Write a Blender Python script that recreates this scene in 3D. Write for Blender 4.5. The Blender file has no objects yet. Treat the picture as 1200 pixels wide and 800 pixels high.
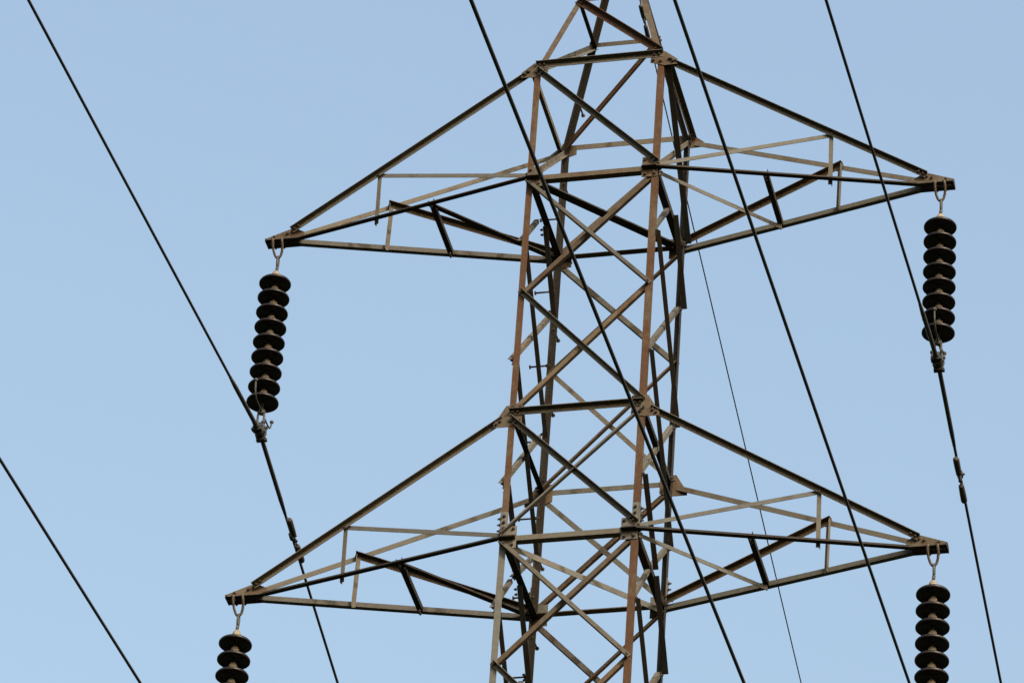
import bpy, bmesh, math, random
from mathutils import Vector, Matrix
random.seed(7)
R = math.radians
scene = bpy.context.scene
C = scene.collection

# ------------------------------------------------------------------ camera
PITCH, ROLL = R(35.5426), R(4.257)
fw = Vector((0, math.cos(PITCH), math.sin(PITCH)))
up0 = Vector((0, -math.sin(PITCH), math.cos(PITCH)))
rt0 = Vector((1, 0, 0))
cx = rt0 * math.cos(ROLL) + up0 * math.sin(ROLL)
cy = up0 * math.cos(ROLL) - rt0 * math.sin(ROLL)
cam = bpy.data.cameras.new('camera')
cam.lens = 6450.2 / 1200 * 36
cam.sensor_width = 36
cam.clip_start = 0.5
cam.clip_end = 20000
camo = bpy.data.objects.new('camera', cam)
C.objects.link(camo)
m = Matrix((cx, cy, -fw)).transposed().to_4x4()
m.translation = Vector((0, 0, 1.6))
camo.matrix_world = m
scene.camera = camo

# ------------------------------------------------------------------ light
SUN_EL, SUN_AZ = R(36), R(152)          # azimuth clockwise from +Y: behind the camera, to its right
w = bpy.data.worlds.new('World')
scene.world = w
w.use_nodes = True
nt = w.node_tree
bg = nt.nodes['Background']
sky = nt.nodes.new('ShaderNodeTexSky')
sky.sky_type = 'NISHITA'
sky.sun_disc = False
sky.sun_elevation = SUN_EL
sky.sun_rotation = SUN_AZ
sky.altitude = 0
sky.air_density = 1.9
sky.dust_density = 9
sky.ozone_density = 1.6
nt.links.new(sky.outputs[0], bg.inputs[0])
bg.inputs[1].default_value = 0.15
sl = bpy.data.lights.new('sun', 'SUN')
sl.energy = 2.0
sl.angle = R(1.5)
sl.color = (1.0, 0.93, 0.84)
so = bpy.data.objects.new('sun', sl)
C.objects.link(so)
sd = Vector((math.sin(SUN_AZ) * math.cos(SUN_EL), math.cos(SUN_AZ) * math.cos(SUN_EL), math.sin(SUN_EL)))
so.rotation_euler = sd.to_track_quat('Z', 'Y').to_euler()
so.location = sd * 100
scene.view_settings.view_transform = 'Standard'
scene.view_settings.look = 'None'
scene.view_settings.gamma = 1
scene.view_settings.exposure = 0.99
scene.view_settings.use_curve_mapping = False
scene.render.engine = 'CYCLES'
scene.render.resolution_x = 1024
scene.render.resolution_y = 682

# ------------------------------------------------------------------ materials
def ramp(nt, fac, stops):
    r = nt.nodes.new('ShaderNodeValToRGB')
    e = r.color_ramp.elements
    e[0].position, e[0].color = stops[0][0], (*stops[0][1], 1)
    e[1].position, e[1].color = stops[1][0], (*stops[1][1], 1)
    for p, c in stops[2:]:
        k = e.new(p); k.color = (*c, 1)
    nt.links.new(fac, r.inputs[0])
    return r.outputs[0]

def noise(nt, scale, detail=4, vec=None):
    n = nt.nodes.new('ShaderNodeTexNoise')
    n.inputs['Scale'].default_value = scale
    n.inputs['Detail'].default_value = detail
    n.inputs['Roughness'].default_value = 0.65
    if vec is not None: nt.links.new(vec, n.inputs['Vector'])
    return n.outputs['Fac']

def base_mat(name):
    mt = bpy.data.materials.new(name)
    mt.use_nodes = True
    return mt, mt.node_tree, mt.node_tree.nodes['Principled BSDF']

def steel(name, c_clean, c_rust, rust, rough=0.75, c_dirt=(0.028, 0.025, 0.022)):
    """weathered galvanised steel: zinc colour, rust patches, vertical run streaks, fine grime"""
    mt, nt, b = base_mat(name)
    tc = nt.nodes.new('ShaderNodeTexCoord')
    oi = nt.nodes.new('ShaderNodeObjectInfo')
    add = nt.nodes.new('ShaderNodeVectorMath'); add.operation = 'ADD'
    sc = nt.nodes.new('ShaderNodeVectorMath'); sc.operation = 'SCALE'
    nt.links.new(oi.outputs['Random'], sc.inputs['Scale'])
    sc.inputs[0].default_value = (37, 91, 53)
    nt.links.new(tc.outputs['Object'], add.inputs[0]); nt.links.new(sc.outputs[0], add.inputs[1])
    v = add.outputs[0]
    mp = nt.nodes.new('ShaderNodeMapping')
    mp.inputs['Scale'].default_value = (5, 5, 0.9)
    nt.links.new(v, mp.inputs['Vector'])
    n1 = noise(nt, 2.2, 5, mp.outputs[0])
    n2 = noise(nt, 14, 6, v)
    n3 = noise(nt, 26, 3, v)
    n4 = noise(nt, 1.3, 2, v)
    mx = nt.nodes.new('ShaderNodeMath'); mx.operation = 'ADD'
    nt.links.new(n1, mx.inputs[0]); nt.links.new(n2, mx.inputs[1])
    m2 = nt.nodes.new('ShaderNodeMath'); m2.operation = 'ADD'
    nt.links.new(mx.outputs[0], m2.inputs[0])
    nt.links.new(n4, m2.inputs[1])
    hf = nt.nodes.new('ShaderNodeMath'); hf.operation = 'MULTIPLY'
    nt.links.new(m2.outputs[0], hf.inputs[0]); hf.inputs[1].default_value = 0.3333
    lo = 0.5 + 0.16 - 0.32 * rust
    col = ramp(nt, hf.outputs[0], [(max(0, lo - 0.06), c_clean), (lo + 0.06, c_rust)])
    mr = nt.nodes.new('ShaderNodeMixRGB'); mr.blend_type = 'MULTIPLY'
    mr.inputs[0].default_value = 1.0
    g = ramp(nt, n3, [(0.3, (0.88, 0.88, 0.88)), (0.65, (1.08, 1.07, 1.06))])
    nt.links.new(col, mr.inputs[1]); nt.links.new(g, mr.inputs[2])
    mg = nt.nodes.new('ShaderNodeMixRGB'); mg.blend_type = 'MIX'
    n5 = noise(nt, 6, 6, v)
    f5 = ramp(nt, n5, [(0.54, (0, 0, 0)), (0.76, (0.45, 0.45, 0.45))])
    nt.links.new(f5, mg.inputs[0])
    nt.links.new(mr.outputs[0], mg.inputs[1]); mg.inputs[2].default_value = (*c_dirt, 1)
    nt.links.new(mg.outputs[0], b.inputs['Base Color'])
    tint = nt.nodes.new('ShaderNodeMixRGB'); tint.blend_type = 'MULTIPLY'; tint.inputs[0].default_value = 1.0
    nt.links.new(mg.outputs[0], tint.inputs[1])
    nt.links.new(ramp(nt, oi.outputs['Random'], [(0.0, (0.74, 0.76, 0.80)), (1.0, (1.20, 1.12, 1.04)), (0.45, (1.02, 0.98, 0.94)), (0.7, (0.86, 0.90, 0.92))]), tint.inputs[2])
    nt.links.new(tint.outputs[0], b.inputs['Base Color'])
    b.inputs['Roughness'].default_value = rough
    b.inputs['Metallic'].default_value = 0.0
    b.inputs['Specular IOR Level'].default_value = 0.12
    bp = nt.nodes.new('ShaderNodeBump'); bp.inputs['Strength'].default_value = 0.15
    bp.inputs['Distance'].default_value = 0.002
    nt.links.new(n2, bp.inputs['Height']); nt.links.new(bp.outputs[0], b.inputs['Normal'])
    return mt

def plain(name, col, rough, spec=0.4, metal=0.0, var=0.3, scale=30):
    mt, nt, b = base_mat(name)
    tc = nt.nodes.new('ShaderNodeTexCoord')
    n = noise(nt, scale, 5, tc.outputs['Object'])
    lo = tuple(c * (1 - var) for c in col); hi = tuple(min(1, c * (1 + var)) for c in col)
    nt.links.new(ramp(nt, n, [(0.3, lo), (0.7, hi)]), b.inputs['Base Color'])
    b.inputs['Roughness'].default_value = rough
    b.inputs['Specular IOR Level'].default_value = spec
    b.inputs['Metallic'].default_value = metal
    return mt

RUST = (0.062, 0.031, 0.016)
M = {
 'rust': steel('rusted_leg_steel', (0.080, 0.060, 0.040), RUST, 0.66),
 'dark': steel('shade_darkened_steel', (0.025, 0.0245, 0.022), (0.034, 0.021, 0.013), 0.36),  # near-black steel: shade on undersides and rear members put into its colour
 'brown': steel('brown_brace_steel', (0.082, 0.066, 0.046), (0.060, 0.037, 0.022), 0.46),
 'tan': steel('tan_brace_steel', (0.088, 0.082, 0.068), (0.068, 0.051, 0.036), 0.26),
 'grey': steel('grey_galvanised_steel', (0.098, 0.096, 0.086), (0.076, 0.063, 0.048), 0.18),
 'plate': steel('gusset_plate_steel', (0.086, 0.070, 0.050), (0.062, 0.041, 0.026), 0.40),
 'bolt': plain('rusted_bolt_steel', (0.035, 0.022, 0.016), 0.7),
 'hanger': plain('hanger_steel', (0.060, 0.046, 0.036), 0.7, 0.2),
 'glaze': plain('dark_brown_porcelain', (0.009, 0.006, 0.006), 0.38, 0.22, var=0.3),
 'cap': plain('malleable_iron_cap', (0.17, 0.145, 0.11), 0.7, 0.15, var=0.3, scale=40),
 'clamp': plain('cast_clamp_metal', (0.028, 0.029, 0.027), 0.65, 0.2),
 'horn': plain('galvanised_horn_rod', (0.042, 0.043, 0.040), 0.6, 0.2),
 'wire': plain('weathered_aluminium_strand', (0.030, 0.031, 0.033), 0.7, 0.15, var=0.08, scale=3),
 'rod': plain('armour_rod_aluminium', (0.032, 0.033, 0.032), 0.6, 0.2),
 'damper': plain('damper_weight_iron', (0.032, 0.027, 0.024), 0.65, 0.25),
}

# ------------------------------------------------------------------ helpers
def mesh_obj(name, bm, mats, parent=None, loc=None, smooth=False):
    bmesh.ops.recalc_face_normals(bm, faces=bm.faces)
    me = bpy.data.meshes.new(name)
    bm.to_mesh(me); bm.free()
    for k in mats: me.materials.append(M[k] if isinstance(k, str) else k)
    if smooth:
        for p in me.polygons: p.use_smooth = True
    o = bpy.data.objects.new(name, me)
    C.objects.link(o)
    if parent is not None: o.parent = parent
    if loc is not None: o.location = loc
    return o

def empty(name, loc, rz=0):
    o = bpy.data.objects.new(name, None)
    o.empty_display_size = 0.3
    C.objects.link(o); o.location = loc; o.rotation_euler = (0, 0, rz)
    return o

def tag(o, label=None, cat=None, group=None, kind=None):
    if label: o['label'] = label
    if cat: o['category'] = cat
    if group: o['group'] = group
    if kind: o['kind'] = kind
    return o

def add_prism(bm, pts, vec, mat=0):
    """polygon pts swept along vec"""
    a = [bm.verts.new(p) for p in pts]; b = [bm.verts.new(p + vec) for p in pts]
    fs = [bm.faces.new(a), bm.faces.new(list(reversed(b)))]
    n = len(pts)
    for i in range(n):
        fs.append(bm.faces.new((a[i], b[i], b[(i + 1) % n], a[(i + 1) % n])))
    for f in fs: f.material_index = mat

def add_bolt(bm, p, n, r=0.0115, h=0.013, mat=1, tail=0.016):
    n = n.normalized()
    x = n.orthogonal().normalized(); y = n.cross(x)
    a0 = random.random() * 1.05
    hexp = [p + (x * math.cos(a0 + i * math.pi / 3) + y * math.sin(a0 + i * math.pi / 3)) * r for i in range(6)]
    add_prism(bm, hexp, n * h, mat)
    s = [p + n * h + (x * math.cos(i * math.pi / 3) + y * math.sin(i * math.pi / 3)) * r * 0.55 for i in range(6)]
    add_prism(bm, s, n * tail * 0.5, mat)

def add_tube(bm, pts, rad, seg=8, mat=0, caps=True):
    """tube through pts, rad a number or one per point"""
    n = len(pts)
    rad = rad if isinstance(rad, (list, tuple)) else [rad] * n
    rings = []
    prev = None
    for i, p in enumerate(pts):
        d = (pts[min(i + 1, n - 1)] - pts[max(i - 1, 0)]).normalized()
        if prev is None: x = d.orthogonal().normalized()
        else: x = (prev - d * prev.dot(d)).normalized()
        prev = x
        y = d.cross(x)
        rings.append([bm.verts.new(p + (x * math.cos(2 * math.pi * k / seg) + y * math.sin(2 * math.pi * k / seg)) * rad[i]) for k in range(seg)])
    for a, b in zip(rings, rings[1:]):
        for k in range(seg):
            f = bm.faces.new((a[k], a[(k + 1) % seg], b[(k + 1) % seg], b[k])); f.material_index = mat
            f.smooth = True
    if caps:
        bm.faces.new(rings[0]).material_index = mat
        bm.faces.new(list(reversed(rings[-1]))).material_index = mat

def add_lathe(bm, prof, seg=40, mat=0, axis=None, org=Vector()):
    """profile [(r, z)] about z"""
    rings = []
    for r, z in prof:
        if r < 1e-5: rings.append([bm.verts.new(org + Vector((0, 0, z)))])
        else: rings.append([bm.verts.new(org + Vector((r * math.cos(2 * math.pi * k / seg), r * math.sin(2 * math.pi * k / seg), z))) for k in range(seg)])
    for a, b in zip(rings, rings[1:]):
        for k in range(seg):
            q = [a[k % len(a)], a[(k + 1) % len(a)], b[(k + 1) % len(b)], b[k % len(b)]]
            q2 = []
            for v in q:
                if v not in q2: q2.append(v)
            if len(q2) > 2:
                f = bm.faces.new(q2); f.smooth = True; f.material_index = mat

# ------------------------------------------------------------------ tower numbers (metres, tower frame)
X0, Y0, PSI = 0.6778, 35.2063, R(-15.1482)
zA, zP, zT1, zB1 = 31.0246, 30.0588, 29.1836, 28.0761
PER = 28.0761 - 24.6379
zM, zN = 26.944, (27.4635, 26.3135, 25.153)
zT2, zB2 = 25.7882, 24.6379
zT3, zB3 = zT2 - PER + 0.28, zB2 - PER + 0.28
W0, SL, WY = 1.0202, 0.0016, 1.0721
FL = 0.051          # leg flange
TL = 0.006
tower = empty('transmission_tower', (X0, Y0, 0), PSI)
tag(tower, 'rusty steel lattice tower with pyramid peak and angle iron crossarms on both sides', 'pylon')
zK = 18.2           # below this the body splays out to its footings
def half(z):
    if z > zT1: return half(zT1) * max(0.05, (zA - z) / (zA - zT1))
    h = (W0 + SL * (zB2 - z)) / 2
    if z < zK: h += (zK - z) * 0.085
    return h
def pyr(z): return 1.0 if z <= zT1 else max(0.05, (zA - z) / (zA - zT1))
def node(face, s, z):
    h = half(z)
    if z > zT1: hx, hy, e = h, h * WY, 0.025 * pyr(z)
    else: hx, hy, e = h, h * WY, 0.025
    if face == 'front': return Vector((s * hx, -hy, z))
    if face == 'back': return Vector((s * hx, hy, z))
    if face == 'left': return Vector((-(hx + e), s * (hy - e), z))
    if face == 'right': return Vector((hx + e, s * (hy - e), z))
OUT = {'front': Vector((0, -1, 0)), 'back': Vector((0, 1, 0)), 'left': Vector((-1, 0, 0)), 'right': Vector((1, 0, 0))}
cnt = [0]
def member(name, A, B, n, style, mat, wd=0.042, t=0.005, parent=tower, e0=0.02, e1=0.02, bolts=True, upref=None, wo=None):
    """one steel angle. n: outward normal of its face. style: top/bot heel + out/in outstanding leg"""
    cnt[0] += 1
    j = (cnt[0] % 7) * 0.00035
    d = (B - A).normalized()
    n = (n - d * n.dot(d)).normalized()
    u = n.cross(d).normalized()
    ref = upref or Vector((0, 0, 1))
    if u.dot(ref) < 0: u = -u
    wo = wo or wd
    A2 = A - d * e0; B2 = B + d * e1
    heel, side = style.split('_')
    top = heel == 'top'; out = side == 'out'
    a = -u if top else u                     # along face
    b = n if out else -n                     # outstanding
    off = (0.0068 + j) if out else (TL + 0.0006 + j)
    H = A2 + (u * wd / 2 if top else -u * wd / 2) + b * off
    prof = [H, H + a * wd, H + a * wd + b * t, H + a * t + b * t, H + a * t + b * wo, H + b * wo]
    bm = bmesh.new()
    add_prism(bm, prof, B2 - A2)
    if bolts:
        for P, s in ((A2, 1), (B2, -1)):
            q = P + d * s * 0.028 + n * ((off + t) if out else 0.0005)
            if not out: q = P + d * s * 0.028 + n * (0.0005)
            add_bolt(bm, q, n)
            if wd >= .042: add_bolt(bm, q + d * s * .04, n)
    return mesh_obj(name, bm, [mat, 'bolt'], parent)

def facen(face, z):
    a = node(face, 1, z + 0.3) - node(face, 1, z - 0.3)
    b = node(face, 1, z) - node(face, -1, z)
    n = a.cross(b).normalized()
    if n.dot(OUT[face]) < 0: n = -n
    return n

def on_face(name, face, s1, z1, s2, z2, style, mat, **k):
    A, B = node(face, s1, z1), node(face, s2, z2)
    zz = min((z1 + z2) / 2, 40)
    n = facen(face, zz if zz > zT1 else min(zz, zT1 - 0.31))
    return member(name, A, B, n, style, mat, **k)

# ---- legs
for sx in (-1, 1):
    for sy in (-1, 1):
        bm = bmesh.new()
        zs = [0.0, zK, zB2 + 0.10, zT1 + 0.03]
        rings = []
        for z in zs:
            h = half(min(z, zT1))
            c = Vector((sx * (h + 0.025), sy * h * WY, z))
            ax, ay = Vector((-sx, 0, 0)), Vector((0, -sy, 0))
            rings.append([bm.verts.new(c + ax * p + ay * q) for p, q in ((0, 0), (FL, 0), (FL, TL), (TL, TL), (TL, FL), (0, FL))])
        for i, (a, b) in enumerate(zip(rings, rings[1:])):
            for k in range(6): bm.faces.new((a[k], a[(k + 1) % 6], b[(k + 1) % 6], b[k])).material_index = 1 if (sx < 0 and sy < 0 and i < 2) else 0
        bm.faces.new(rings[0]); bm.faces.new(list(reversed(rings[-1])))
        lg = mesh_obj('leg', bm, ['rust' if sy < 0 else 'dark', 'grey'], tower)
        # peak leg, butted on top, slightly outside
        bm = bmesh.new(); rings = []
        for z in (zT1 - 0.06, zA - 0.06):
            k_ = pyr(z) if z > zT1 else 1.0
            h0 = half(zT1)
            e = 0.007 if z < zT1 else 0.0
            c = Vector((sx * (h0 * k_ + 0.025 * max(k_, .5)), sy * (h0 * WY * k_), z)) + Vector((sx, sy, 0)) * (0.0075)
            rings.append([bm.verts.new(c + Vector((-sx, 0, 0)) * p + Vector((0, -sy, 0)) * q) for p, q in ((0, 0), (FL, 0), (FL, TL), (TL, TL), (TL, FL), (0, FL))])
        a, b = rings
        for k in range(6): bm.faces.new((a[k], a[(k + 1) % 6], b[(k + 1) % 6], b[k]))
        bm.faces.new(a); bm.faces.new(list(reversed(b)))
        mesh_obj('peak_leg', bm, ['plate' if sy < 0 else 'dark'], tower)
        # splice plates with bolts just above the lower crossarm bottom
        for zb in (zB2, zB3):
            bm = bmesh.new()
            h = half(zb)
            c = Vector((sx * (h + 0.025), sy * h * WY, zb + 0.035))
            ax, ay = Vector((-sx, 0, 0)), Vector((0, -sy, 0))
            g = 0.0012
            add_prism(bm, [c - ay * g + ax * 0.001, c - ay * g + ax * FL, c - ay * (g + .006) + ax * FL, c - ay * (g + .006) + ax * .001], Vector((0, 0, 0.20)))
            add_prism(bm, [c - ax * g + ay * 0.001, c - ax * g + ay * FL, c - ax * (g + .006) + ay * FL, c - ax * (g + .006) + ay * .001], Vector((0, 0, 0.20)))
            for i in range(3):
                z = Vector((0, 0, 0.05 + i * 0.055))
                add_bolt(bm, c + z + ax * FL * .5 - ay * .0075, -ay, r=.013)
                add_bolt(bm, c + z + ay * FL * .5 - ax * .0075, -ax, r=.013, tail=.03)
            mesh_obj('splice_plate', bm, ['grey', 'bolt'], tower)
        # concrete footing
        bm = bmesh.new()
        h = half(0)
        add_lathe(bm, [(0, -0.6), (0.32, -0.6), (0.30, 0.28), (0.26, 0.32), (0, 0.32)], 24, org=Vector((sx * h, sy * h * WY, 0)))
        M['concrete'] = M.get('concrete') or plain('footing_concrete', (0.32, 0.31, 0.29), 0.9)
        mesh_obj('footing', bm, ['concrete'], tower)

# ---- step bolts on the back left leg
zi = zB2 - 6.0
bolts_z = []
k = 0
z = zB1 + 0.265 - 0.36 * 20
while z < zT1 + 1.0:
    h = half(z); cor = Vector((-(h + 0.025 * pyr(z)), h * WY, z))
    if zT1 - .08 < z < zT1 + .08: z += 0.366; k += 1; continue
    bm = bmesh.new()
    if k % 2 == 0: p0, dr = cor + Vector((0.0, -0.028, 0)), Vector((-1, 0, 0))
    else: p0, dr = cor + Vector((0.028, 0.0, 0)), Vector((0, 1, 0))
    add_tube(bm, [p0 - dr * 0.02, p0 + dr * 0.14], 0.0075, 8)
    add_tube(bm, [p0 + dr * 0.14, p0 + dr * 0.150], 0.017, 8)
    add_tube(bm, [p0 + dr * 0.001, p0 + dr * 0.014], 0.014, 6)
    mesh_obj('step_bolt', bm, ['bolt'], tower)
    k += 1; z += 0.366

# ---- body lattice
def plate(face, s, z, poly, mat='plate', bolts=(), name='gusset_plate', n=None):
    """poly in (outboard, up) metres from the leg flange centre"""
    P = node(face, s, min(z, zT1)); n = OUT[face]
    ax = {'front': Vector((s, 0, 0)), 'back': Vector((s, 0, 0)), 'left': Vector((0, s, 0)), 'right': Vector((0, s, 0))}[face]
    bm = bmesh.new()
    add_prism(bm, [P + ax * a + Vector((0, 0, b)) + n * 0.0004 for a, b in poly], n * 0.0058)
    for a, b in bolts: add_bolt(bm, P + ax * a + Vector((0, 0, b)) + n * 0.0062, n, r=0.0125)
    return mesh_obj(name, bm, [mat, 'bolt'], tower)

def arm_levels():
    return ((zT1, zB1, 2.7108, 2.7025), (zT2, zB2, 2.7233, 2.7013), (zT3, zB3, 2.72, 2.70))

for face in ('front', 'back'):
    for s in (-1, 1):
        plate(face, s, zT1, [(.135, -.085), (.135, -.035), (.03, .055), (-.085, .04), (-.085, -.05), (.03, -.09)],
              bolts=[(0, -.045), (-.06, -.03), (0.1, -.055), (.07, -.03)], mat='plate' if face == 'front' else 'brown')
        for zt in (zT2, zT3):
            plate(face, s, zt, [(.142, -.122), (.142, -.092), (.05, .075), (-.080, .075), (-.080, -.090), (.03, -.122)],
                  bolts=[(-.005, .06), (-.065, .06), (-.005, -.075), (-.06, -.07), (.118, -.095), (.09, -.07)], mat='plate' if face == 'front' else 'brown')
        for zb in (zB1, zB2, zB3):
            plate(face, s, zb, [(.024, -.095), (.024, .03), (-.0, .10), (-.105, .10), (-.105, -.095)], mat='plate' if zb == zB1 else 'grey',
                  bolts=[(-.005, .07), (-.08, .075), (-.0, -.07), (-.075, -.07)])

per = [0, PER, 2 * PER - 0.28]
for face in ('front', 'back'):
    # image '\' runs from the left end down to the right end on the front face
    on_face('horizontal_beam', face, -1, zT1 + .02, 1, zT1 + .02, 'top_out', 'tan', wd=.045)
    on_face('diagonal_brace', face, -1 if face == 'front' else 1, zT1 - .03, 1 if face == 'front' else -1, zB1 + .05, 'top_out', 'tan' if face == 'front' else 'brown', wd=.043)
    fl = -1
    for i, dz in enumerate(per[:3]):
        zb, zt = zB1 - dz, zT2 - dz
        mm = zM - dz
        if i < 2:
            on_face('horizontal_beam', face, -1, zb, 1, zb, 'bot_in', ['brown', 'tan'][i], wd=.045, wo=.06)
            on_face('horizontal_beam', face, -1, zt, 1, zt, 'top_out', 'tan', wd=.045)
            q = fl
            on_face('diagonal_brace', face, q, zb - .05, -q, mm, 'bot_out', 'tan', wd=.040)
            on_face('diagonal_brace', face, -q, zb - .05, q, mm, 'bot_in', 'brown', wd=.038)
            on_face('diagonal_brace', face, q, mm, -q, zt + .04, 'top_out', 'tan', wd=.038)
            on_face('diagonal_brace', face, -q, mm, q, zt + .04, 'bot_in', 'brown', wd=.036)
            on_face('diagonal_brace', face, q, zt - .06, -q, zt - (zT2 - zB2) + .06 if i == 0 else zB3 + .06, 'top_out', 'tan', wd=.042)
            on_face('diagonal_brace', face, -q, zt - .05, q, zt - (zT2 - zB2) + .06 if i == 0 else zB3 + .06, 'bot_out', 'grey' if face == 'front' else 'brown', wd=.036)
    on_face('horizontal_beam', face, -1, zB3, 1, zB3, 'bot_in', 'tan', wd=.045)
    # peak panel
    on_face('peak_beam', face, -1, zP, 1, zP, 'top_out', 'tan', wd=.036)
    if face == 'front': on_face('peak_brace', face, -1, zP - .02, 1, zT1 + .06, 'top_out', 'rust', wd=.05)
    else: on_face('peak_brace', face, -1, zT1 + .03, 1, zP - .02, 'bot_in', 'rust', wd=.045)

for face in ('left', 'right'):
    on_face('horizontal_beam', face, -1, zT1 - .01, 1, zT1 - .01, 'top_out', 'tan', wd=.045)
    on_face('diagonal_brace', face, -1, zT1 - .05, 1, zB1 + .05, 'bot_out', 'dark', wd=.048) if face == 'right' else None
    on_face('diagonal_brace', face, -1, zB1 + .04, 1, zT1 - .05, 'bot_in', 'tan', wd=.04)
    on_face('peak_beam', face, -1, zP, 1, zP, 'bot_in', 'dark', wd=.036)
    on_face('peak_brace', face, -1, zT1 + .03, 1, zP - .02, 'bot_in', 'grey', wd=.045)
    for i, dz in enumerate(per[:2]):
        zb, zt = zB1 - dz, zT2 - dz
        zb2 = (zB2, zB3)[i]
        n0, n1, n2 = (q - dz for q in zN)
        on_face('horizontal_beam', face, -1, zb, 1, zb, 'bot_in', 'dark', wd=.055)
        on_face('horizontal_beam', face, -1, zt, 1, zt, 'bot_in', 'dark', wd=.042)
        nn = OUT[face]
        mid = lambda z: (node(face, -1, z) + node(face, 1, z)) * .5
        P = lambda s, z: node(face, s, z)
        dk, lt = 'dark', 'tan'
        kw = dict(e0=.0, e1=.012)
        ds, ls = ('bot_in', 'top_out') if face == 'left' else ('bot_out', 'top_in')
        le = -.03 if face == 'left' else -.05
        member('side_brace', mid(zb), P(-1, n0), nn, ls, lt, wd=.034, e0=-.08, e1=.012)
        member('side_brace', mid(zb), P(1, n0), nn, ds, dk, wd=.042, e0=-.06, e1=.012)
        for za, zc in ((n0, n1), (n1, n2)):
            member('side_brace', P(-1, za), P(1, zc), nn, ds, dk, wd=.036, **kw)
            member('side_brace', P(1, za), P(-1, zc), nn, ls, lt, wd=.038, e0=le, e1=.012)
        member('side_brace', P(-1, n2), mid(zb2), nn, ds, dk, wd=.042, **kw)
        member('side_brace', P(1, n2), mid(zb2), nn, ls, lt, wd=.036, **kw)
    on_face('horizontal_beam', face, -1, zB3, 1, zB3, 'bot_in', 'brown', wd=.05)

# plan bracing inside the body at the crossarm bottoms
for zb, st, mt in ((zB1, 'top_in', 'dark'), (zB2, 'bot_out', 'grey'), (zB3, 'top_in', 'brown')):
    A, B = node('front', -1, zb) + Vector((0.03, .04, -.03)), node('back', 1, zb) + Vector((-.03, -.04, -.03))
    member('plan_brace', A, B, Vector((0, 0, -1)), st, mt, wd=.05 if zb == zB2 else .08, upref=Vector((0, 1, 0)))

# lower body down to the footings (below the picture)
zz = [zB3, zB3 - 1.15, zB3 - 2.3, zK, 15.6, 12.6, 9.2, 5.2, 0.9]
for face in OUT:
    for za, zb in zip(zz, zz[1:]):
        on_face('diagonal_brace', face, -1, za, 1, zb, 'top_out', 'tan')
        on_face('diagonal_brace', face, 1, za, -1, zb, 'bot_in', 'brown')
    for za in (zK, 12.6, 5.2):
        on_face('horizontal_beam', face, -1, za, 1, za, 'bot_in', 'tan')

# apex cap
bm = bmesh.new()
add_prism(bm, [Vector((x, y, zA - .14)) for x, y in ((-.075, -.075), (.075, -.075), (.075, .075), (-.075, .075))], Vector((0, 0, .16)))
mesh_obj('peak_cap', bm, ['plate'], tower)

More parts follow.
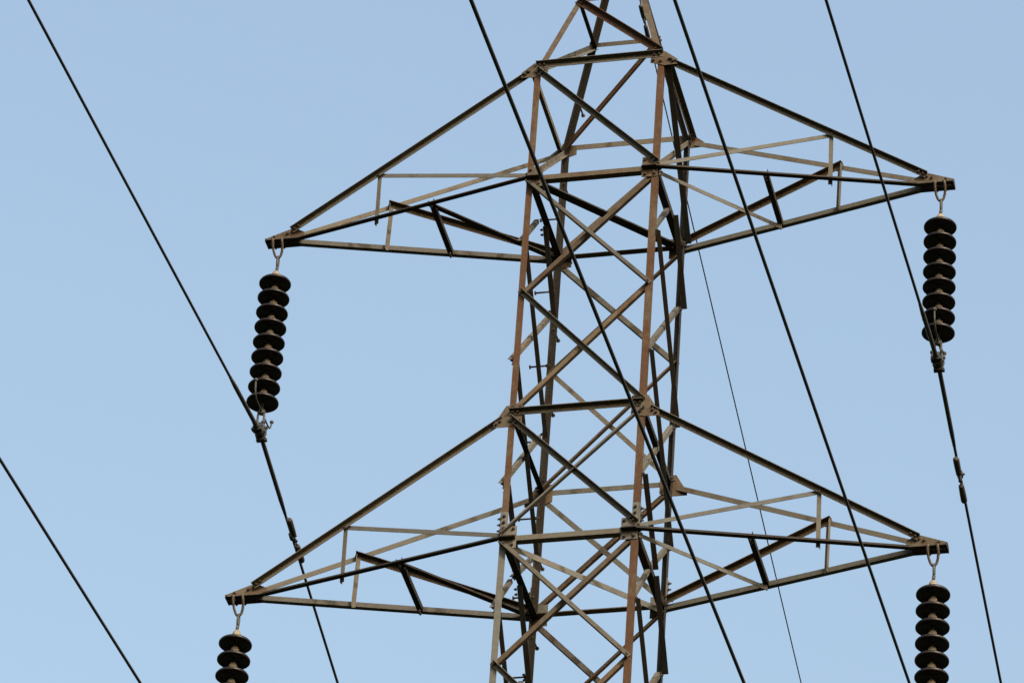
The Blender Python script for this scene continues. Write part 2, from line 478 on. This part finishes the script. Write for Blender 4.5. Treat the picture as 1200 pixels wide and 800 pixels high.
# ---- crossarms
TIPS = {}
for li, (zt, zb, aL, aR) in enumerate(arm_levels()):
    for s, a in ((-1, aL), (1, aR)):
        end = a + .10
        ys = .004
        root = None
        parts = []
        for sy, face in ((-1, 'front'), (1, 'back')):
            A = node(face, s, zb)
            T = node(face, s, zt)
            E = Vector((s * (a - .15), sy * ys, zb))
            n = (E - A).cross(T - A).normalized()
            if n.y * sy < 0: n = -n
            TE = Vector((s * (a - .02), sy * (ys + .004), zb + .018))
            TA = T + (TE - T).normalized() * 0.07 + Vector((0, 0, -.02))
            # bottom chord, top chord
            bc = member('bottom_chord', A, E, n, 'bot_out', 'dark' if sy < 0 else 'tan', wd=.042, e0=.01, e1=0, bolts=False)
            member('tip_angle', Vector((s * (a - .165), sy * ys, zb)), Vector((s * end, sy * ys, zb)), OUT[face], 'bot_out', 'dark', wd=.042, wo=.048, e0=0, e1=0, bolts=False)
            tcd = member('top_chord', TA, TE, n, 'top_out', 'tan', wd=.042, e0=0, e1=-.11, parent=tower)
            fa = OUT[face]
            member('chord_bracket', A + Vector((-s * .10, 0, 0)), A + Vector((s * .02, 0, 0)), fa, 'bot_out', 'dark', wd=.04, wo=.05, e0=0, e1=0, bolts=False)
            f = .612
            U = T.lerp(Vector((s * a, sy * ys, zb)), f) + Vector((0, 0, -.005))
            Lw = A.lerp(E, f * (a - .5) / (a - .65))
            st = 'top_in'
            member('arm_strut', U, Lw, n, 'top_in', 'tan', wd=.034, wo=.03, e0=.02, e1=.045, upref=Vector((s, 0, 0)))
            member('arm_brace', U, A + Vector((0, 0, .03)), n, 'top_in', 'grey' if sy < 0 else 'brown', wd=.036 if sy < 0 else .045, e0=.03, e1=0)
            # tip gusset
            bm = bmesh.new()
            dd = Vector((s, 0, 0)); n = OUT[face]
            P0 = Vector((s * end, sy * ys, zb)) + Vector((0, sy * .0005, 0))
            if sy > 0: bm.free(); continue
            pts = [(0.0, .002), (0.0, .026), (-.22, .110), (-.31, .060), (-.31, .002)]
            add_prism(bm, [P0 + dd * q + Vector((0, 0, r)) + n * .0155 for q, r in pts], n * 0.006)
            for q, r in ((-.21, .07), (-.17, .052), (-.06, .028)):
                add_bolt(bm, P0 + dd * q + Vector((0, 0, r)) + n * .0218, n, r=.012)
            mesh_obj('tip_plate', bm, ['plate', 'bolt'], tower)
        # end plate closing the two chords, and nuts of the hanger bolts
        bm = bmesh.new()
        add_prism(bm, [Vector((s * (end + .0005), y, z_ + zb)) for y, z_ in ((-.058, -.026), (.058, -.026), (.058, .0), (.02, .026), (-.02, .026), (-.058, .0))], Vector((s * .006, 0, 0)))
        for q in (-.035, .035):
            for yy in (-.035, .035): add_bolt(bm, Vector((s * a + q, yy, zb - .026)), Vector((0, 0, -1)), r=.011, mat=1)
        mesh_obj('tip_end_plate', bm, ['dark', 'bolt'], tower)
        # plan bracing in the bottom plane
        f = .387
        tipv = Vector((s * a, 0, zb))
        f *= (a - .5) / (a - .65)
        F1 = node('front', s, zb).lerp(Vector((s * (a - .15), -ys, zb)), f); B1_ = node('back', s, zb).lerp(Vector((s * (a - .15), ys, zb)), f)
        dn = Vector((0, 0, -.028))
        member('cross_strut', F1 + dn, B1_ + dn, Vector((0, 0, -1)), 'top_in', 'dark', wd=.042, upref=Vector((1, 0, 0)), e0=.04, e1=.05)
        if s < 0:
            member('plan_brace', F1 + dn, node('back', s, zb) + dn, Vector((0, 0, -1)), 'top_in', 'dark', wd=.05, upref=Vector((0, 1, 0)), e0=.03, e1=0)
        else:
            member('plan_brace', node('front', s, zb) + dn, B1_ + dn, Vector((0, 0, -1)), 'bot_out', 'grey', wd=.036, upref=Vector((0, 1, 0)), e0=-.03, e1=0)
        TIPS[(li + 1, s)] = Vector((s * a, 0, zb))

# ------------------------------------------------------------------ to world
def tw(v):
    c, s_ = math.cos(PSI), math.sin(PSI)
    return Vector((X0 + v.x * c - v.y * s_, Y0 + v.x * s_ + v.y * c, v.z))
AZN, AZF = R(14.25), R(14.62)
LINE = Vector((math.sin(AZF), math.cos(AZF), 0))

# ------------------------------------------------------------------ insulator strings
PITCHD = 0.146
disc_me = None
def disc_meshes():
    bm = bmesh.new()
    add_lathe(bm, [(0.030, .040), (.045, .040), (.075, .031), (.105, .019), (.122, .009), (.129, -.002), (.129, -.014), (.122, -.020), (.114, -.016), (.104, -.010), (.098, -.018), (.092, -.018), (.086, -.008), (.074, -.006), (.068, -.014), (.062, -.014), (.056, -.003), (.044, -.002), (.040, -.006), (.033, -.006), (.028, .0), (.012, .0), (0, .0)], 48)
    d = mesh_obj('insulator_disc', bm, ['glaze'])
    bm = bmesh.new()
    add_lathe(bm, [(0, .036), (.040, .036), (.041, .048), (.036, .058), (.034, .085), (.030, .100), (.022, .108), (.020, .117), (0, .118)], 24)
    add_lathe(bm, [(0, .012), (.011, .012), (.011, -.03), (.017, -.034), (0, -.036)], 12)
    c = mesh_obj('cap', bm, ['cap'], d)
    return d, c
D0, C0 = disc_meshes()
DM, CM = D0.data, C0.data
bpy.data.objects.remove(C0); bpy.data.objects.remove(D0)

def insulator_string(pos, n, label, h=0.285):
    """pos: world point at the arm bottom"""
    root = empty('insulator_string', pos, PSI)
    tag(root, label, 'insulator', 'strings of dark disc insulators hanging from the crossarm tips')
    # U bolt over the chord and V shackle
    bm = bmesh.new()
    pts = [(-.034, -.062, -.012), (-.036, -.063, -.02), (-.040, -.058, -.045), (-.040, -.036, -.075), (-.034, -.014, -.112), (-.022, 0, -.145), (-.006, 0, -.166), (.006, 0, -.166), (.022, 0, -.145), (.034, -.014, -.112), (.040, -.036, -.075), (.040, -.058, -.045), (.036, -.063, -.02), (.034, -.062, -.012)]
    add_tube(bm, [Vector(p) for p in pts], .0105, 8)
    mesh_obj('shackle', bm, ['hanger'], root)
    bm = bmesh.new()
    lp = []
    for i in range(17):
        t = 2 * math.pi * i / 16
        lp.append(Vector((0.004, .019 * math.sin(t), -.205 + .052 * math.cos(t))))
    add_tube(bm, lp, .0095, 8, caps=False)
    add_tube(bm, [Vector((.004, 0, -.255)), Vector((0, 0, -.30))], [.014, .012], 8)
    mesh_obj('link', bm, ['horn'], root)
    top = -0.4187
    for i in range(n):
        d = bpy.data.objects.new('insulator_disc', DM); C.objects.link(d); d.parent = root
        d.location = (0, 0, top - PITCHD * i); d.rotation_euler = (R(random.uniform(-1.2, 1.2)), R(random.uniform(-1.2, 1.2)), random.random() * 6)
        c = bpy.data.objects.new('cap', CM); C.objects.link(c); c.parent = d
    zb = top - PITCHD * (n - 1)
    # local direction of the line
    L = Matrix.Rotation(-PSI, 3, 'Z') @ LINE
    S = L.cross(Vector((0, 0, 1)))
    zc = zb - h                         # conductor axis
    def V(l, s, z): return L * l + S * s + Vector((0, 0, z))
    bm = bmesh.new()
    add_tube(bm, [V(0, 0, zb - .03), V(0, 0, zb - .10)], .011, 8)
    add_tube(bm, [V(-.0, -.03, zb - .10), V(0, .03, zb - .10)], .016, 8)
    add_tube(bm, [V(0, 0, zb - .07), V(0, 0, zb - .12)], [.022, .018], 8)
    for s in (-.024, .024):
        add_tube(bm, [V(0, s, zb - .10), V(0, s * 1.1, zb - .17), V(0, s * 1.2, zc + .0)], [.010, .011, .013], 6)
    mesh_obj('socket_link', bm, ['horn'], root)
    for sg, ln in ((-1, 1), (1, 1)):
        bm = bmesh.new()
        pp = [V(0, .0, zb - .095), V(sg * .06, .006, zb - .105), V(sg * .17, .008, zb - .112), V(sg * .225, .01, zb - .100), V(sg * .25, .01, zb - .065), V(sg * .262, .01, zb + (.03 if sg < 0 else -.015))]
        add_tube(bm, pp, .0068, 8)
        bmesh.ops.create_icosphere(bm, subdivisions=2, radius=.0165, matrix=Matrix.Translation(pp[-1]))
        mesh_obj('arcing_horn', bm, ['horn'], root, smooth=True)
    # suspension clamp: boat shaped body, keeper and two U bolts
    bm = bmesh.new()
    ls = [-.115, -.10, -.06, 0, .06, .10, .115]
    rs = [.018, .026, .034, .037, .034, .026, .018]
    zs = [-.014, -.010, -.004, .0, -.006, -.016, -.022]
    add_tube(bm, [V(l, 0, zc + z_) for l, z_ in zip(ls, zs)], rs, 12)
    add_prism(bm, [V(-.055, -.020, zc + .030), V(.055, -.020, zc + .028), V(.055, .020, zc + .028), V(-.055, .020, zc + .030)], Vector((0, 0, .022)))
    for l in (-.042, .042):
        u = [V(l, .036, zc + .07), V(l, .040, zc), V(l, .028, zc - .036), V(l, 0, zc - .050), V(l, -.028, zc - .036), V(l, -.040, zc), V(l, -.036, zc + .07)]
        add_tube(bm, u, .0085, 8)
        for s in (-.037, .037):
            add_bolt(bm, V(l, s, zc + .05), Vector((0, 0, 1)), r=.017, h=.016, mat=0)
    for l in (-.075, .08):
        add_prism(bm, [V(l - .016, -.042, zc - .040), V(l + .016, -.042, zc - .040), V(l + .016, .042, zc - .040), V(l - .016, .042, zc - .040)], Vector((0, 0, .022)))
    add_tube(bm, [V(0, -.05, zc + .002), V(0, .05, zc + .002)], .013, 8)
    mesh_obj('suspension_clamp', bm, ['clamp'], root)
    wz = tw_root(pos, V(0, 0, zc))
    return root, wz

def tw_root(pos, v):
    return Vector(pos) + Matrix.Rotation(PSI, 3, 'Z') @ v

GR = 'power lines running past the tower'
def span(P, az, sg, a, b, s1, s0=0.0):
    pts = []
    s = s0
    while s < s1:
        pts.append(Vector((P.x + sg * s * math.sin(az), P.y + sg * s * math.cos(az), P.z + a * s + b * s * s)))
        s += 0.15 if s < 2 else (1.0 if s < 40 else 4.0)
    return pts

def conductor(P, label, azn=AZN, an=-.1212, azf=AZF, af=-.2047, rad=.0112, arm=True, dampers=((1, 1.20, 0.0),), roots=.94):
    P = Vector(P)
    near = span(P, azn, -1, an, .00045, 130)
    far = span(P, azf, 1, af, .0005, 190)
    # round the bend inside the clamp
    pts = [p - P for p in (list(reversed(near)) + far[1:])]
    bm = bmesh.new()
    add_tube(bm, pts, rad, 10)
    o = mesh_obj('power_line', bm, ['wire'], None, P)
    tag(o, label, 'power line', GR)
    if arm:
        bm = bmesh.new()
        nr = [p - P for p in span(P, azn, -1, an, .00045, roots)]; fr = [p - P for p in span(P, azf, 1, af, .0005, roots)]
        q = list(reversed(nr)) + fr[1:]
        rr = [.0125] + [.0178] * (len(q) - 2) + [.0125]
        add_tube(bm, q, rr, 12)
        mesh_obj('armour_rod', bm, ['rod'], o)
    for sg, dist, tilt in dampers:
        az = azn if sg < 0 else azf; a = an if sg < 0 else af
        d = Vector((sg * math.sin(az), sg * math.cos(az), a)).normalized()
        c = d * dist
        side = d.cross(Vector((0, 0, 1))).normalized() * (1 if sg > 0 else -1)
        dn = (Vector((0, 0, -1)) + side * tilt).normalized()
        k = 1.0 if rad > .008 else .75
        bm = bmesh.new()
        m0 = c + dn * .055 * k
        add_tube(bm, [m0 - d * .20 * k, m0 + d * .20 * k], .0055, 8)
        dm = mesh_obj('vibration_damper', bm, ['damper'], o)
        bm = bmesh.new()
        add_tube(bm, [c - dn * .020 * k, c + dn * .07 * k], .014 * k, 8)
        add_tube(bm, [c - d * .03 * k, c + d * .03 * k], .024 * k, 10)
        add_bolt(bm, c + side * .018 * k, side, r=.012, h=.014, mat=0)
        mesh_obj('clamp', bm, ['clamp'], dm)
        for e in (-1, 1):
            bm = bmesh.new()
            x0, x1 = .055 * k, .245 * k
            ps = [m0 + d * e * (x0 + (x1 - x0) * f) for f in (0, .05, .5, .9, .97, 1.0)]
            add_tube(bm, ps, [.018 * k, .0225 * k, .0255 * k, .026 * k, .021 * k, .012 * k], 14)
            mesh_obj('weight', bm, ['damper'], dm)
    return o

def wt(li, s): return tw(TIPS[(li, s)])
_, p = insulator_string(wt(1, -1), 9, 'string of nine dark disc insulators hanging from the upper left crossarm tip')
conductor(p, 'dark cable clamped under the upper left insulator string', azn=R(14.34), an=-.1217, dampers=((1, 1.17, 0.75),))
_, p = insulator_string(wt(1, 1), 8, 'string of eight dark disc insulators hanging from the upper right crossarm tip', h=.275)
conductor(p, 'dark cable clamped under the upper right insulator string', azn=R(14.48), an=-.1218, dampers=((1, 1.22, 0.05),))
_, p = insulator_string(wt(2, -1), 9, 'string of dark disc insulators under the lower left crossarm tip, cut by the bottom edge')
conductor(p, 'dark cable crossing the lower left corner of the photo', azn=R(14.377), an=-.122)
_, p = insulator_string(wt(2, 1), 8, 'string of dark disc insulators under the lower right crossarm tip, six discs in view')
conductor(p, 'dark cable crossing in front of both right crossarms, nearer the tower than the outer one', azn=R(14.25), an=-.1212)
_, p = insulator_string(wt(3, -1), 9, 'insulator string under the lowest left crossarm, below the frame')
conductor(p, 'cable under the lowest left crossarm, outside the frame', azn=R(14.3))
_, p = insulator_string(wt(3, 1), 8, 'insulator string under the lowest right crossarm, below the frame', h=.262)
conductor(p, 'thick dark cable crossing diagonally in front of the tower body', azn=R(15.841), an=-.04676)
# earth wire from the peak
pe = tw(Vector((0, 0, zA))) + Vector((0, 0, -.03))
conductor(pe, 'thin earth wire running from the tower peak down behind the right crossarms', azn=R(14.6), an=-.09, azf=R(14.605), af=-.1915, rad=.0055, arm=False, dampers=((1, .93, 0.1),))

# ------------------------------------------------------------------ ground
bm = bmesh.new()
N = 60; S = 9000
def gz(x, y):
    r = math.hypot(x, y)
    return -0.04 + (0.0 if r < 120 else 0.9 * math.sin(x * .004) * math.cos(y * .005) * min(1, (r - 120) / 400))
vs = [[None] * (N + 1) for _ in range(N + 1)]
for i in range(N + 1):
    for j in range(N + 1):
        a = (i / N * 2 - 1); b = (j / N * 2 - 1)
        x = S * a * abs(a) ** 1.5; y = S * b * abs(b) ** 1.5
        vs[i][j] = bm.verts.new((x, y, gz(x, y)))
for i in range(N):
    for j in range(N):
        bm.faces.new((vs[i][j], vs[i + 1][j], vs[i + 1][j + 1], vs[i][j + 1]))
mt, nt, b = base_mat('rough_grass')
tc = nt.nodes.new('ShaderNodeTexCoord')
n = noise(nt, .35, 8, tc.outputs['Object'])
nt.links.new(ramp(nt, n, [(.3, (.010, .013, .006)), (.7, (.024, .027, .013))]), b.inputs['Base Color'])
b.inputs['Roughness'].default_value = 1
b.inputs['Specular IOR Level'].default_value = 0.1
g = mesh_obj('ground', bm, [mt])
tag(g, kind='structure')
